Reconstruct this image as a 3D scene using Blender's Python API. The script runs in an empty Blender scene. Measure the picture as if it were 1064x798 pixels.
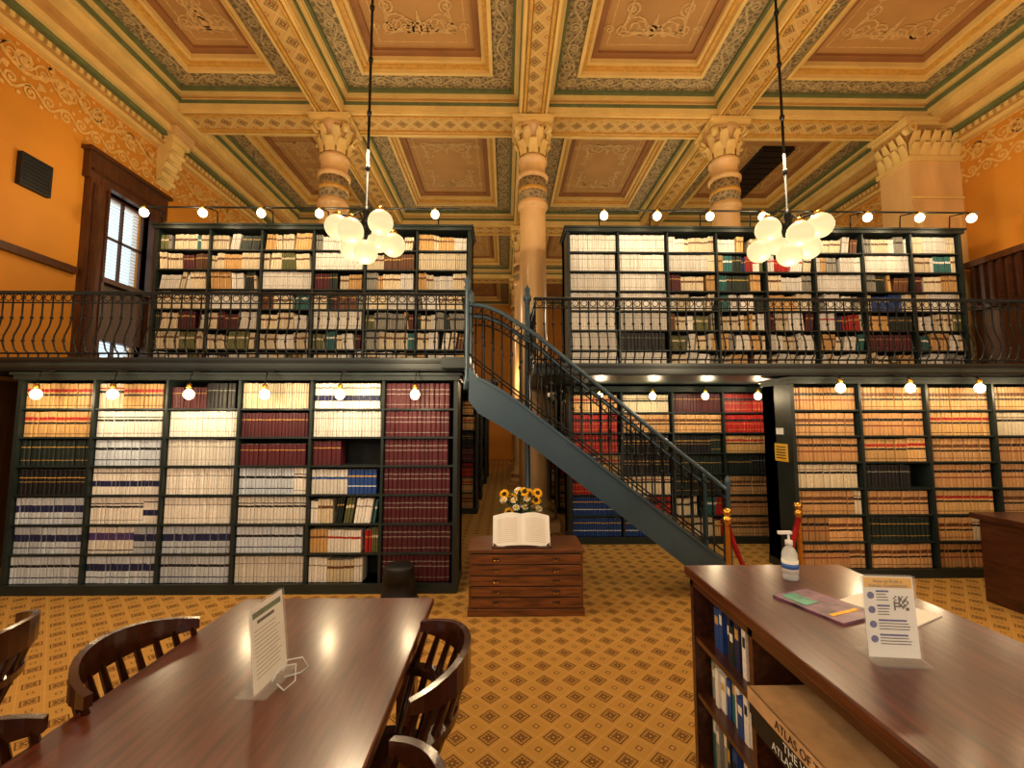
import bpy, math, random
from mathutils import Vector
R=random.Random(11)
pi=math.pi
def lin(c):
    c/=255.0
    return c/12.92 if c<=0.04045 else ((c+0.055)/1.055)**2.4
def rgb(r,g,b): return (lin(r),lin(g),lin(b),1.0)

# ---------------------------------------------------------------- materials
MATS={}
def newmat(name):
    m=bpy.data.materials.new(name); m.use_nodes=True
    MATS[name]=m
    nt=m.node_tree; b=nt.nodes['Principled BSDF']
    return m,nt,b
def mth(nt,op,a,b=None,c=None):
    n=nt.nodes.new('ShaderNodeMath'); n.operation=op
    for i,x in enumerate((a,b,c)):
        if x is None: continue
        if isinstance(x,(int,float)): n.inputs[i].default_value=x
        else: nt.links.new(x,n.inputs[i])
    return n.outputs[0]
def mixc(nt,f,a,b):
    n=nt.nodes.new('ShaderNodeMix'); n.data_type='RGBA'
    if isinstance(f,(int,float)): n.inputs[0].default_value=f
    else: nt.links.new(f,n.inputs[0])
    for s,x in ((6,a),(7,b)):
        if isinstance(x,tuple): n.inputs[s].default_value=x
        else: nt.links.new(x,n.inputs[s])
    return n.outputs[2]
def pos(nt,scale=(1,1,1)):
    g=nt.nodes.new('ShaderNodeNewGeometry')
    mp=nt.nodes.new('ShaderNodeMapping'); mp.inputs['Scale'].default_value=scale
    nt.links.new(g.outputs['Position'],mp.inputs['Vector'])
    return mp.outputs[0]
def noise(nt,vec,sc,det=4):
    n=nt.nodes.new('ShaderNodeTexNoise'); n.inputs['Scale'].default_value=sc; n.inputs['Detail'].default_value=det
    nt.links.new(vec,n.inputs['Vector']); return n.outputs[0]
def simple(name,col,rough=.5,metal=0,amt=.12,sc=6,coat=0,stretch=(1,1,1),bump=0,spec=.5):
    m,nt,b=newmat(name)
    v=noise(nt,pos(nt,stretch),sc)
    v2=mth(nt,'MULTIPLY_ADD',v,3.0,-1.0)
    n=nt.nodes.new('ShaderNodeClamp'); nt.links.new(v2,n.inputs[0])
    dark=tuple(x*(1-amt*1.6) if amt<.6 else x*.2 for x in col[:3])+(1,)
    lite=tuple(min(1,x*(1+amt)) for x in col[:3])+(1,)
    nt.links.new(mixc(nt,n.outputs[0],dark,lite),b.inputs['Base Color'])
    b.inputs['Roughness'].default_value=rough; b.inputs['Metallic'].default_value=metal
    b.inputs['Coat Weight'].default_value=coat; b.inputs['Coat Roughness'].default_value=.15
    b.inputs['Specular IOR Level'].default_value=spec
    if bump:
        bp=nt.nodes.new('ShaderNodeBump'); bp.inputs['Strength'].default_value=bump; bp.inputs['Distance'].default_value=.01
        nt.links.new(v,bp.inputs['Height']); nt.links.new(bp.outputs[0],b.inputs['Normal'])
    return m
def emis(name,col,st,base=None):
    m,nt,b=newmat(name)
    b.inputs['Base Color'].default_value=base or col
    b.inputs['Emission Color'].default_value=col; b.inputs['Emission Strength'].default_value=st
    b.inputs['Roughness'].default_value=.4
    return m

simple('wall_paint',rgb(200,134,36),.7,amt=.06,sc=1.2,bump=.05)
simple('frieze_stencil',rgb(216,172,98),.7,amt=.1,sc=20)
simple('cream_plaster',rgb(222,190,118),.5,amt=.06,sc=3)
simple('tan_plaster',rgb(188,146,82),.55,amt=.08,sc=4)
simple('green_stripe',rgb(104,112,70),.55,amt=.1,sc=8)
simple('gold_bead',rgb(206,160,76),.4,amt=.1,sc=18)
simple('panel_terracotta',rgb(182,138,80),.65,amt=.07,sc=1.5)
simple('panel_border',rgb(152,104,58),.65,amt=.08,sc=3)
simple('scroll_paint',rgb(206,168,108),.6,amt=.12,sc=25)
simple('scroll_grey',rgb(190,166,118),.6,amt=.12,sc=25)
simple('band_grey',rgb(132,108,70),.6,amt=.12,sc=9)
simple('column_stone',rgb(218,178,120),.35,amt=.1,sc=3,stretch=(1,1,.3),coat=.2)
simple('case_green',rgb(37,47,45),.38,amt=.15,sc=4)
simple('case_back',rgb(24,24,22),.7,amt=.1)
simple('iron',rgb(30,31,30),.4,metal=.5,amt=.1)
simple('stair_steel',rgb(62,84,98),.32,metal=.15,amt=.08,sc=3)
simple('tread',rgb(60,50,42),.6)
simple('dark_wood',rgb(74,39,22),.3,amt=.28,sc=9,coat=.25,stretch=(5,.6,5),bump=.04)
simple('table_wood',rgb(88,44,24),.28,amt=.25,sc=10,coat=.3,stretch=(6,.5,6),bump=.02,spec=.4)
simple('chair_wood',rgb(60,28,14),.25,amt=.2,sc=9,coat=.45,stretch=(3,3,.8))
simple('counter_wood',rgb(90,46,25),.28,amt=.25,sc=10,coat=.3,stretch=(6,.5,6),bump=.02,spec=.4)
simple('cabinet_wood',rgb(114,70,38),.35,amt=.3,sc=8,coat=.2,stretch=(.6,5,7))
simple('casing_wood',rgb(84,48,22),.4,amt=.2,sc=7,stretch=(5,5,.6))
simple('brass',rgb(212,164,74),.25,metal=.9,amt=.05)
simple('velvet',rgb(160,18,18),.9,amt=.2,sc=60)
simple('black_plastic',rgb(20,20,20),.5)
simple('white_paper',rgb(232,234,232),.7,amt=.02)
simple('yellow_paper',rgb(226,178,52),.6,amt=.03)
simple('ink',rgb(35,35,45),.7)
simple('blue_ink',rgb(40,60,150),.7)
simple('green_leaf',rgb(52,88,40),.55,amt=.3,sc=40)
simple('petal_yellow',rgb(244,190,26),.6,amt=.15,sc=40)
simple('petal_white',rgb(240,236,220),.6,amt=.05)
simple('seed_brown',rgb(70,40,18),.8,amt=.3,sc=90)
simple('mag_cover',rgb(110,74,104),.35,amt=.9,sc=14)
simple('mag_green',rgb(70,150,130),.35,amt=.3,sc=20)
simple('blue_cap',rgb(60,110,190),.4)
simple('page_edge',rgb(206,186,150),.8,amt=.15,sc=60,stretch=(1,1,8))
simple('tan_leather',rgb(200,164,122),.5,amt=.12,sc=12)
m,nt,b=newmat('blind_white')
tr=nt.nodes.new('ShaderNodeBsdfTranslucent'); tr.inputs[0].default_value=(.8,.9,.92,1); ms=nt.nodes.new('ShaderNodeMixShader'); ms.inputs[0].default_value=.65
b.inputs['Base Color'].default_value=(.8,.85,.85,1)
nt.links.new(b.outputs[0],ms.inputs[1]); nt.links.new(tr.outputs[0],ms.inputs[2]); nt.links.new(ms.outputs[0],nt.nodes['Material Output'].inputs[0])
emis('globe_glass',(1,.80,.44,1),.84,(.2,.17,.10,1))
emis('bulb_glass',(1,.80,.42,1),9)
m,nt,b=newmat('clear_acrylic'); b.inputs['Alpha'].default_value=.2; b.inputs['Roughness'].default_value=.05; b.inputs['Base Color'].default_value=(.9,.93,.93,1)
m,nt,b=newmat('clear_gel'); b.inputs['Alpha'].default_value=.5; b.inputs['Roughness'].default_value=.05; b.inputs['Base Color'].default_value=(.8,.88,.9,1)
m,nt,b=newmat('book_cloth')
at=nt.nodes.new('ShaderNodeAttribute'); at.attribute_name='Col'
nz=noise(nt,pos(nt),60,2); k=mth(nt,'MULTIPLY_ADD',nz,.5,.74)
mx=nt.nodes.new('ShaderNodeVectorMath'); mx.operation='SCALE'
nt.links.new(at.outputs['Color'],mx.inputs[0]); nt.links.new(k,mx.inputs['Scale'])
nt.links.new(mx.outputs[0],b.inputs['Base Color']); b.inputs['Roughness'].default_value=.5
def diamond(name,s,base,dark,light,alt,rough=.9):
    m,nt,b=newmat(name)
    g=nt.nodes.new('ShaderNodeNewGeometry'); sp=nt.nodes.new('ShaderNodeSeparateXYZ'); nt.links.new(g.outputs['Position'],sp.inputs[0])
    def cell(off):
        r=[]
        for i in (0,1):
            a=mth(nt,'MULTIPLY_ADD',sp.outputs[i],1/s,off)
            r.append(mth(nt,'ABSOLUTE',mth(nt,'SUBTRACT',mth(nt,'FRACT',a),.5)))
        return r
    u,v=cell(100.0); u2,v2=cell(100.5)
    d1=mth(nt,'ADD',u,v); d2=mth(nt,'ADD',u2,v2)
    def band(d,c,w): return mth(nt,'COMPARE',d,c,w)
    col=base
    nz=noise(nt,pos(nt),45,3)
    col=mixc(nt,mth(nt,'MULTIPLY',nz,.45),col,light)
    col=mixc(nt,band(d1,.5,.022),col,light)
    col=mixc(nt,mth(nt,'LESS_THAN',d1,.345),col,dark)
    col=mixc(nt,mth(nt,'LESS_THAN',d1,.285),col,base)
    mn=mth(nt,'MINIMUM',u,v); mxx=mth(nt,'MAXIMUM',u,v)
    lob=mth(nt,'MULTIPLY',mth(nt,'LESS_THAN',mn,.05),mth(nt,'LESS_THAN',mxx,.2))
    col=mixc(nt,lob,col,alt)
    dg=mth(nt,'MULTIPLY',mth(nt,'LESS_THAN',mth(nt,'SUBTRACT',mxx,mn),.035),mth(nt,'LESS_THAN',mxx,.12))
    col=mixc(nt,dg,col,dark)
    col=mixc(nt,mth(nt,'LESS_THAN',d1,.045),col,light)
    col=mixc(nt,mth(nt,'LESS_THAN',d2,.13),col,alt)
    col=mixc(nt,mth(nt,'LESS_THAN',d2,.07),col,light)
    nt.links.new(col,b.inputs['Base Color']); b.inputs['Roughness'].default_value=rough
    b.inputs['Specular IOR Level'].default_value=.2
diamond('carpet',.165,rgb(178,136,66),rgb(104,74,42),rgb(194,156,92),rgb(124,90,48))
diamond('beam_stencil',.26,rgb(200,160,94),rgb(104,110,70),rgb(220,188,124),rgb(158,100,56),.6)
m,nt,b=newmat('ornament_band')
vo=nt.nodes.new('ShaderNodeTexVoronoi'); vo.feature='DISTANCE_TO_EDGE'; vo.inputs['Scale'].default_value=14
nt.links.new(pos(nt),vo.inputs['Vector'])
nt.links.new(mixc(nt,mth(nt,'LESS_THAN',vo.outputs['Distance'],.12),rgb(118,102,70),rgb(166,144,102)),b.inputs['Base Color'])
b.inputs['Roughness'].default_value=.6

# ---------------------------------------------------------------- mesh builder
class MB:
    def __init__(s): s.v=[];s.f=[];s.m=[];s.c=[];s.sm=[];s.rc=0
    def face(s,idx,m,sm=False,c=None): s.f.append(idx);s.m.append(m);s.sm.append(sm);s.c.append(c)
    def box(s,x0,x1,y0,y1,z0,z1,m,c=None):
        n=len(s.v)
        s.v+=[(x0,y0,z0),(x1,y0,z0),(x1,y1,z0),(x0,y1,z0),(x0,y0,z1),(x1,y0,z1),(x1,y1,z1),(x0,y1,z1)]
        for q in ((0,3,2,1),(4,5,6,7),(0,1,5,4),(1,2,6,5),(2,3,7,6),(3,0,4,7)): s.face([n+i for i in q],m,False,c)
    def obox(s,cx,cy,cz,hx,hy,hz,ang,m):
        n=len(s.v); ca,sa=math.cos(ang),math.sin(ang)
        for z in (-hz,hz):
            for (x,y) in ((-hx,-hy),(hx,-hy),(hx,hy),(-hx,hy)):
                s.v.append((cx+x*ca-y*sa,cy+x*sa+y*ca,cz+z))
        for q in ((0,3,2,1),(4,5,6,7),(0,1,5,4),(1,2,6,5),(2,3,7,6),(3,0,4,7)): s.face([n+i for i in q],m)
    def quad(s,a,b,c,d,m,col=None):
        n=len(s.v); s.v+=[tuple(a),tuple(b),tuple(c),tuple(d)]; s.face([n,n+1,n+2,n+3],m,False,col)
    def poly_prism_y(s,pts,y0,y1,m):
        n=len(s.v);k=len(pts)
        s.v+=[(x,y0,z) for x,z in pts]+[(x,y1,z) for x,z in pts]
        s.face([n+i for i in range(k)],m); s.face([n+k+i for i in reversed(range(k))],m)
        for i in range(k):
            j=(i+1)%k; s.face([n+i,n+k+i,n+k+j,n+j],m)
    def poly_prism_z(s,pts,z0,z1,m):
        n=len(s.v);k=len(pts)
        s.v+=[(x,y,z0) for x,y in pts]+[(x,y,z1) for x,y in pts]
        s.face([n+i for i in reversed(range(k))],m); s.face([n+k+i for i in range(k)],m)
        for i in range(k):
            j=(i+1)%k; s.face([n+i,n+j,n+k+j,n+k+i],m)
    def lathe(s,prof,cx,cy,cz,m,seg=20):
        n=len(s.v);k=len(prof)
        for r,z in prof:
            for i in range(seg):
                a=2*pi*i/seg; s.v.append((cx+r*math.cos(a),cy+r*math.sin(a),cz+z))
        for j in range(k-1):
            for i in range(seg):
                i2=(i+1)%seg; s.face([n+j*seg+i,n+j*seg+i2,n+(j+1)*seg+i2,n+(j+1)*seg+i],m,True)
        s.face([n+i for i in reversed(range(seg))],m); s.face([n+(k-1)*seg+i for i in range(seg)],m)
    def sphere(s,cx,cy,cz,r,m,seg=16,rings=10,sz=1):
        s.lathe([(max(.0005,r*math.sin(pi*i/rings)),-r*sz*math.cos(pi*i/rings)) for i in range(rings+1)],cx,cy,cz,m,seg)
    def tube(s,pts,r,m,seg=6,radii=None):
        P=[Vector(p) for p in pts]; n=len(s.v);k=len(P); up=Vector((0,0,1))
        for i,p in enumerate(P):
            t=(P[min(i+1,k-1)]-P[max(i-1,0)]).normalized()
            ref=Vector((0,1,0)) if abs(t.z)>.9 else up
            a=t.cross(ref).normalized(); b=t.cross(a).normalized()
            rr=radii[i] if radii else r
            for j in range(seg):
                q=2*pi*j/seg; w=p+a*(rr*math.cos(q))+b*(rr*math.sin(q)); s.v.append(tuple(w))
        for i in range(k-1):
            for j in range(seg):
                j2=(j+1)%seg; s.face([n+i*seg+j,n+i*seg+j2,n+(i+1)*seg+j2,n+(i+1)*seg+j],m,True)
        s.face([n+j for j in range(seg)],m); s.face([n+(k-1)*seg+j for j in reversed(range(seg))],m)
    def sweep(s,pts,hw,hh,m):
        P=[Vector(p) for p in pts]; n=len(s.v);k=len(P)
        for i,p in enumerate(P):
            t=(P[min(i+1,k-1)]-P[max(i-1,0)]); t.z=0; t.normalize()
            a=Vector((-t.y,t.x,0)); h=hh[i] if isinstance(hh,list) else hh
            w=hw[i] if isinstance(hw,list) else hw
            for (q,z) in ((-w,-h),(w,-h),(w,h),(-w,h)): s.v.append(tuple(p+a*q+Vector((0,0,z))))
        for i in range(k-1):
            for j in range(4):
                j2=(j+1)%4; s.face([n+i*4+j,n+i*4+j2,n+(i+1)*4+j2,n+(i+1)*4+j],m)
        s.face([n,n+1,n+2,n+3],m); s.face([n+(k-1)*4+j for j in (3,2,1,0)],m)
    def ribbon(s,pts,ws,o,ua,ub,m):
        n=len(s.v);k=len(pts); s.rc=(s.rc+1)%11
        nn=Vector(ua).cross(Vector(ub))*((s.rc-5)*.0004); o=(o[0]+nn.x,o[1]+nn.y,o[2]+nn.z)
        for i,(a,b) in enumerate(pts):
            a0,b0=pts[max(i-1,0)];a1,b1=pts[min(i+1,k-1)]
            dx,dy=a1-a0,b1-b0; L=math.hypot(dx,dy) or 1; nx,ny=-dy/L,dx/L; w=ws[i]
            for sg in (1,-1):
                A=a+nx*w*sg;B=b+ny*w*sg
                s.v.append((o[0]+A*ua[0]+B*ub[0],o[1]+A*ua[1]+B*ub[1],o[2]+A*ua[2]+B*ub[2]))
        for i in range(k-1): s.face([n+2*i,n+2*i+1,n+2*i+3,n+2*i+2],m)
    def obj(s,name,parent=None,loc=None,rz=0,bevel=0):
        me=bpy.data.meshes.new(name); me.from_pydata(s.v,[],s.f)
        names=[]
        for x in s.m:
            if x not in names: names.append(x)
        for x in names: me.materials.append(MATS[x])
        ix={x:i for i,x in enumerate(names)}
        me.polygons.foreach_set('material_index',[ix[x] for x in s.m])
        me.polygons.foreach_set('use_smooth',s.sm)
        if any(c is not None for c in s.c):
            at=me.attributes.new('Col','FLOAT_COLOR','CORNER'); d=[]
            for f,c in zip(s.f,s.c):
                c=c or (.5,.5,.5)
                for _ in f: d+=[c[0],c[1],c[2],1.0]
            at.data.foreach_set('color',d)
        me.update()
        o=bpy.data.objects.new(name,me); bpy.context.collection.objects.link(o)
        if parent: o.parent=parent
        if loc: o.location=loc
        o.rotation_euler[2]=rz
        if bevel:
            bv=o.modifiers.new('bevel','BEVEL'); bv.width=bevel; bv.segments=2; bv.limit_method='ANGLE'
        return o
def empty(name,loc=(0,0,0)):
    o=bpy.data.objects.new(name,None); bpy.context.collection.objects.link(o); o.location=loc; o.empty_display_size=.1; return o
LC=(1,.79,.50)
def plight(name,loc,power,rad=.05,col=LC,parent=None):
    l=bpy.data.lights.new(name,'POINT'); l.energy=power; l.shadow_soft_size=rad; l.color=col
    o=bpy.data.objects.new(name,l); bpy.context.collection.objects.link(o); o.location=loc
    if parent: o.parent=parent
    return o

# ---------------------------------------------------------------- room
XL,XR=-5.6,7.25; YB0,YF=-7.0,19.0; ZC=6.95; ZB=6.46
mb=MB(); mb.box(XL-.2,XR+.2,YB0-.2,YF+.2,-.12,0,'carpet'); mb.obj('floor')
ZW=4.84
wins=[(6.02,6.80,2.3,ZW),(9.6,10.45,2.3,ZW),(13.2,14.1,2.3,ZW),(-4,-2.6,1.0,ZW),(-.2,1.2,1.0,ZW)]
mb=MB(); ys=YB0
for (a,b,z0,z1) in sorted(wins):
    mb.box(XL-.25,XL,ys,a,0,7.1,'wall_paint'); mb.box(XL-.25,XL,a,b,0,z0,'wall_paint'); mb.box(XL-.25,XL,a,b,z1,7.1,'wall_paint'); ys=b
mb.box(XL-.25,XL,ys,YF,0,7.1,'wall_paint'); mb.obj('wall_left')
mb=MB(); mb.box(XR,XR+.25,YB0,YF,0,7.1,'wall_paint'); mb.obj('wall_right')
mb=MB(); mb.box(XL,XR,YF,YF+.25,0,7.1,'wall_paint'); mb.obj('wall_far')
mb=MB(); xs=XL
for a,b in ((-4.6,-2.6),(-.2,1.8),(4,6)):
    mb.box(xs,a,YB0-.25,YB0,0,7.1,'wall_paint'); mb.box(a,b,YB0-.25,YB0,0,.9,'wall_paint'); mb.box(a,b,YB0-.25,YB0,5.2,7.1,'wall_paint'); xs=b
mb.box(xs,XR,YB0-.25,YB0,0,7.1,'wall_paint'); mb.obj('wall_back')
for i,(a,b,z0,z1) in enumerate(wins[:3]):
    e=empty('window_%d'%(i+1),(XL,0.5*(a+b),0))
    m1=MB(); X=XL
    y0,y1=a-.30,b+.2
    for (p,q,r,s_) in ((y0,a,2.21,z1),(b,y1,2.21,z1),(y0-.04,y1+.04,z1,z1+.36)):
        m1.box(X-.1,X+.09,p,q,r,s_,'casing_wood')
    m1.box(X-.1,X+.14,y0-.08,y1+.08,z1+.36,z1+.41,'casing_wood'); m1.box(X+.085,X+.11,y0,y1,z1+.1,z1+.14,'dark_wood')
    m1.box(X+.085,X+.11,y0+.04,y0+.09,2.3,z1-.05,'dark_wood'); m1.box(X+.085,X+.11,a-.06,a-.02,2.3,z1-.05,'dark_wood')
    m1.box(X-.12,X+.02,a,b,2.72,3.58,'casing_wood'); m1.box(X,X+.12,a-.05,b+.05,3.5,3.57,'casing_wood')
    for t in (a,b-.035,(a+b)/2-.012): m1.box(X-.10,X-.06,t,t+.026,z0,z1,'casing_wood')
    for t in (z0,3.58,4.2,z1-.04): m1.box(X-.10,X-.06,a,b,t,t+.03,'casing_wood')
    zz=z0+.03
    while zz<z1:
        m1.quad((X-.17,a,zz),(X-.17,b,zz),(X-.16,b,zz+.034),(X-.16,a,zz+.034),'blind_white'); zz+=.05
    o=m1.obj('frame',e); o.location=(-XL,-.5*(a+b),0)
mb=MB()
mb.box(XL,XL+.05,-6.9,5.5,0,2.05,'casing_wood'); mb.box(XL,XL+.06,-6.9,5.68,3.5,3.59,'casing_wood'); mb.box(XL,XL+.06,7.05,9.2,3.5,3.59,'casing_wood')
mb.obj('trim_1')
mb=MB(); mb.box(XR-.05,XR,-6.9,18.9,0,2.05,'casing_wood'); mb.box(XR-.22,XR,4.7,6.4,2.22,3.9,'casing_wood'); mb.box(XR-.30,XR,4.66,6.46,3.9,3.99,'casing_wood')
for i in range(14): mb.box(XR-.27,XR-.2,4.76+i*.12,4.81+i*.12,3.3,3.9,'dark_wood')
mb.box(XR-.28,XR-.18,4.7,6.4,3.24,3.3,'dark_wood')
mb.obj('trim_2')
mb=MB(); mb.box(XL,XL+.06,4.92,5.27,4.31,4.70,'black_plastic')
for i in range(8): mb.box(XL+.06,XL+.066,4.94,5.25,4.33+i*.046,4.352+i*.046,'iron')
mb.obj('wall_speaker',bevel=.004)

# ---------------------------------------------------------------- ceiling
def spiral(ca,cb,r,st,turns,sg,n=12,k=.82):
    out=[]
    for i in range(n+1):
        t=i/n; a=st+sg*turns*2*pi*t; rr=r*(1-t*k); out.append((ca+rr*math.cos(a),cb+rr*math.sin(a)))
    return out
def rinceau(mb,o,ua,ub,L,h,m,unit=None,w=.012):
    unit=unit or h*2.4; n=max(1,round(L/unit)); U=L/n; A=h*.28
    pts=[];N=n*8
    for i in range(N+1): a=L*i/N; pts.append((a,h/2+A*math.sin(pi*a/U*2)))
    mb.ribbon(pts,[w]*(N+1),o,ua,ub,m)
    for i in range(n*2):
        ca=(i+.5)*U/2; sg=1 if i%2==0 else -1
        cb=h/2-sg*A*.25
        mb.ribbon(spiral(ca,cb,h*.3,pi/2*sg,1.4,sg,12),[w*1.0]*13,o,ua,ub,m)
        for d in (-.32,.32):
            ba=ca+d*U*.5; bb=h/2+sg*A*1.1
            mb.ribbon([(ba,bb),(ba+d*.12*U,bb+sg*h*.08),(ba+d*.3*U,bb+sg*h*.12)],[w*.3,w*2.2,w*.2],o,ua,ub,m)
        mb.ribbon([(ca-h*.06,cb),(ca,cb),(ca+h*.06,cb)],[.001,h*.055,.001],o,ua,ub,m)
XBm=[-2.77,.44,3.59]; HX=.23; HY=.3
YBm=[-5.1,-1.1,2.9,6.9,10.9,14.9]
mb=MB(); mb.box(XL-.2,XR+.2,YB0-.2,YF+.2,7.0,7.2,'panel_terracotta')
for x in XBm:
    mb.box(x-HX,x+HX,YB0,YF,ZB,7.05,'cream_plaster')
    mb.box(x-.11,x+.11,YB0,YF,ZB-.012,ZB,'beam_stencil')
    for d in (-.2,-.14,.14,.2):
        mb.box(x+d-.018,x+d+.018,YB0,YF,ZB-.03,ZB,'gold_bead' if abs(d)<.17 else 'cream_plaster')
    for sg in (-1,1):
        mb.box(x+sg*HX-.015,x+sg*HX+.015,YB0,YF,ZB+.14,ZB+.2,'green_stripe')
        mb.box(x+sg*(HX+.04)-.04,x+sg*(HX+.04)+.04,YB0,YF,ZB+.24,ZB+.3,'cream_plaster')
for y in YBm:
    mb.box(XL,XR,y-HY,y+HY,ZB+.002,7.05,'cream_plaster')
    xs_=[XL+.5]+[q for x in XBm for q in (x-HX,x+HX)]+[XR-.5]
    for i in range(0,8,2):
        mb.box(xs_[i]+.05,xs_[i+1]-.05,y-.14,y+.14,ZB-.01,ZB+.002,'beam_stencil')
        for d in (-.26,-.18,.18,.26): mb.box(xs_[i],xs_[i+1],y+d-.02,y+d+.02,ZB-.028,ZB+.002,'gold_bead' if abs(d)<.2 else 'cream_plaster')
    for sg in (-1,1):
        mb.box(XL,XR,y+sg*HY-.012,y+sg*HY+.012,ZB+.1,ZB+.15,'green_stripe')
        mb.box(XL,XR,y+sg*(HY+.015)-.015,y+sg*(HY+.015)+.015,ZB+.18,ZB+.205,'tan_plaster')
        mb.box(XL,XR,y+sg*(HY+.03)-.03,y+sg*(HY+.03)+.03,ZB+.24,ZB+.3,'tan_plaster')
for X,sg in ((XL,1),(XR,-1)):
    for d,z0,z1,m in ((.08,6.0,6.06,'cream_plaster'),(.12,6.06,6.16,'tan_plaster'),(.2,6.16,6.22,'green_stripe'),(.26,6.22,6.32,'cream_plaster'),(.36,6.32,6.4,'tan_plaster'),(.46,6.4,6.5,'cream_plaster'),(.5,6.5,7.05,'cream_plaster'),(.53,6.58,6.64,'green_stripe')):
        mb.box(min(X,X+sg*d),max(X,X+sg*d),YB0,YF,z0,z1,m)
    y=3.0
    while y<15:
        mb.box(min(X+sg*.12,X+sg*.14),max(X+sg*.12,X+sg*.14),y,y+.05,6.08,6.14,'cream_plaster'); y+=.1
mb.obj('ceiling')
cells_x=[(XL+.5,XBm[0]-HX),(XBm[0]+HX,XBm[1]-HX),(XBm[1]+HX,XBm[2]-HX),(XBm[2]+HX,XR-.5)]
cells_y=[(YB0,YBm[0]-HY)]+[(YBm[i]+HY,YBm[i+1]-HY) for i in range(5)]+[(YBm[5]+HY,YF)]
def ring(mb,x0,x1,y0,y1,w,z,m,zt=7.02):
    mb.box(x0,x1,y0,y0+w,z,zt,m); mb.box(x0,x1,y1-w,y1,z,zt,m)
    mb.box(x0,x0+w,y0+w,y1-w,z,zt,m); mb.box(x1-w,x1,y0+w,y1-w,z,zt,m)
mb=MB(); sc=MB()
for (x0,x1) in cells_x:
    for (y0,y1) in cells_y:
        o=0
        for w,z,m in ((.07,6.66,'cream_plaster'),(.05,6.71,'green_stripe'),(.28,6.76,'ornament_band'),(.05,6.73,'cream_plaster'),(.06,6.79,'gold_bead'),(.05,6.83,'cream_plaster'),(.10,6.9,'panel_border')):
            ring(mb,x0+o,x1-o,y0+o,y1-o,w,z,m); o+=w
        mb.box(x0+o,x1-o,y0+o,y1-o,6.94,7.02,'panel_terracotta')
        oo=o+.1
        ring(mb,x0+oo,x1-oo,y0+oo,y1-oo,.015,6.936,'scroll_paint')
        if y0>2:
            z=6.755; q=.13
            for (ya) in (y0+q,y1-q-.26): rinceau(sc,(x0+.2,ya,z),(1,0,0),(0,1,0),x1-x0-.4,.26,'scroll_grey',w=.012)
            for (xa) in (x0+q,x1-q-.26): rinceau(sc,(xa+.26,y0+.4,z),(0,1,0),(-1,0,0),y1-y0-.8,.26,'scroll_grey',w=.012)
            z=6.933; cx,cy=(x0+x1)/2,(y0+y1)/2; hx=(x1-x0)/2-o-.2; hy=(y1-y0)/2-o-.2
            for sx in (-1,1):
                for sy in (-1,1):
                    for (r,da,db,st,tg) in ((.17,.2,.2,0,1),(.11,.46,.12,pi,-1),(.11,.12,.46,-pi/2,1),(.08,.66,.1,0,1),(.08,.1,.66,pi,-1)):
                        sc.ribbon(spiral(da,db,r,st,1.5,tg,14),[.014]*15,(cx+sx*hx,cy+sy*hy,z),(-sx,0,0),(0,-sy,0),'scroll_paint')
                    sc.ribbon([(0.02,.02),(.1,.3),(.12,.75)],[.004,.025,.004],(cx+sx*hx,cy+sy*hy,z),(-sx,0,0),(0,-sy,0),'scroll_paint')
                    sc.ribbon([(0.02,.02),(.3,.1),(.75,.12)],[.004,.025,.004],(cx+sx*hx,cy+sy*hy,z),(-sx,0,0),(0,-sy,0),'scroll_paint')
            for sy in (-1,1):
                for sx in (-1,1):
                    for (r,a,st) in ((.15,.18,0),(.1,.42,pi),(.07,.6,0)):
                        sc.ribbon(spiral(a,.15,r,st,1.4,1,14),[.013]*15,(cx,cy+sy*hy,z),(sx,0,0),(0,-sy,0),'scroll_paint')
                sc.ribbon([(0,.0),(0,.15),(0,.4)],[.01,.05,.004],(cx,cy+sy*hy,z),(1,0,0),(0,-sy,0),'scroll_paint')
for X,sg in ((XL+.006,1),(XR-.006,-1)):
    rinceau(sc,(X,3.2,5.56),(0,1,0),(0,0,1),15.6,.4,'frieze_stencil',w=.022)
    rinceau(sc,(X,3.2,5.34),(0,1,0),(0,0,1),15.6,.26,'frieze_stencil',unit=.42,w=.014)
    rinceau(sc,(X,3.2,5.62),(0,1,0),(0,0,1),15.6,.34,'frieze_stencil',unit=.36,w=.010)
    sc.ribbon([(0,0),(15.6,0)],[.012,.012],(X,3.2,5.98),(0,1,0),(0,0,1),'frieze_stencil')
mb.obj('trim_3'); sc.obj('trim_4')
mb=MB(); mb.box(5.0,5.62,8.1,10.0,6.86,6.93,'black_plastic')
for i in range(9): mb.box(5.03,5.59,8.15+i*.2,8.27+i*.2,6.85,6.86,'iron')
mb.obj('ceiling_air_vent')

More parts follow.
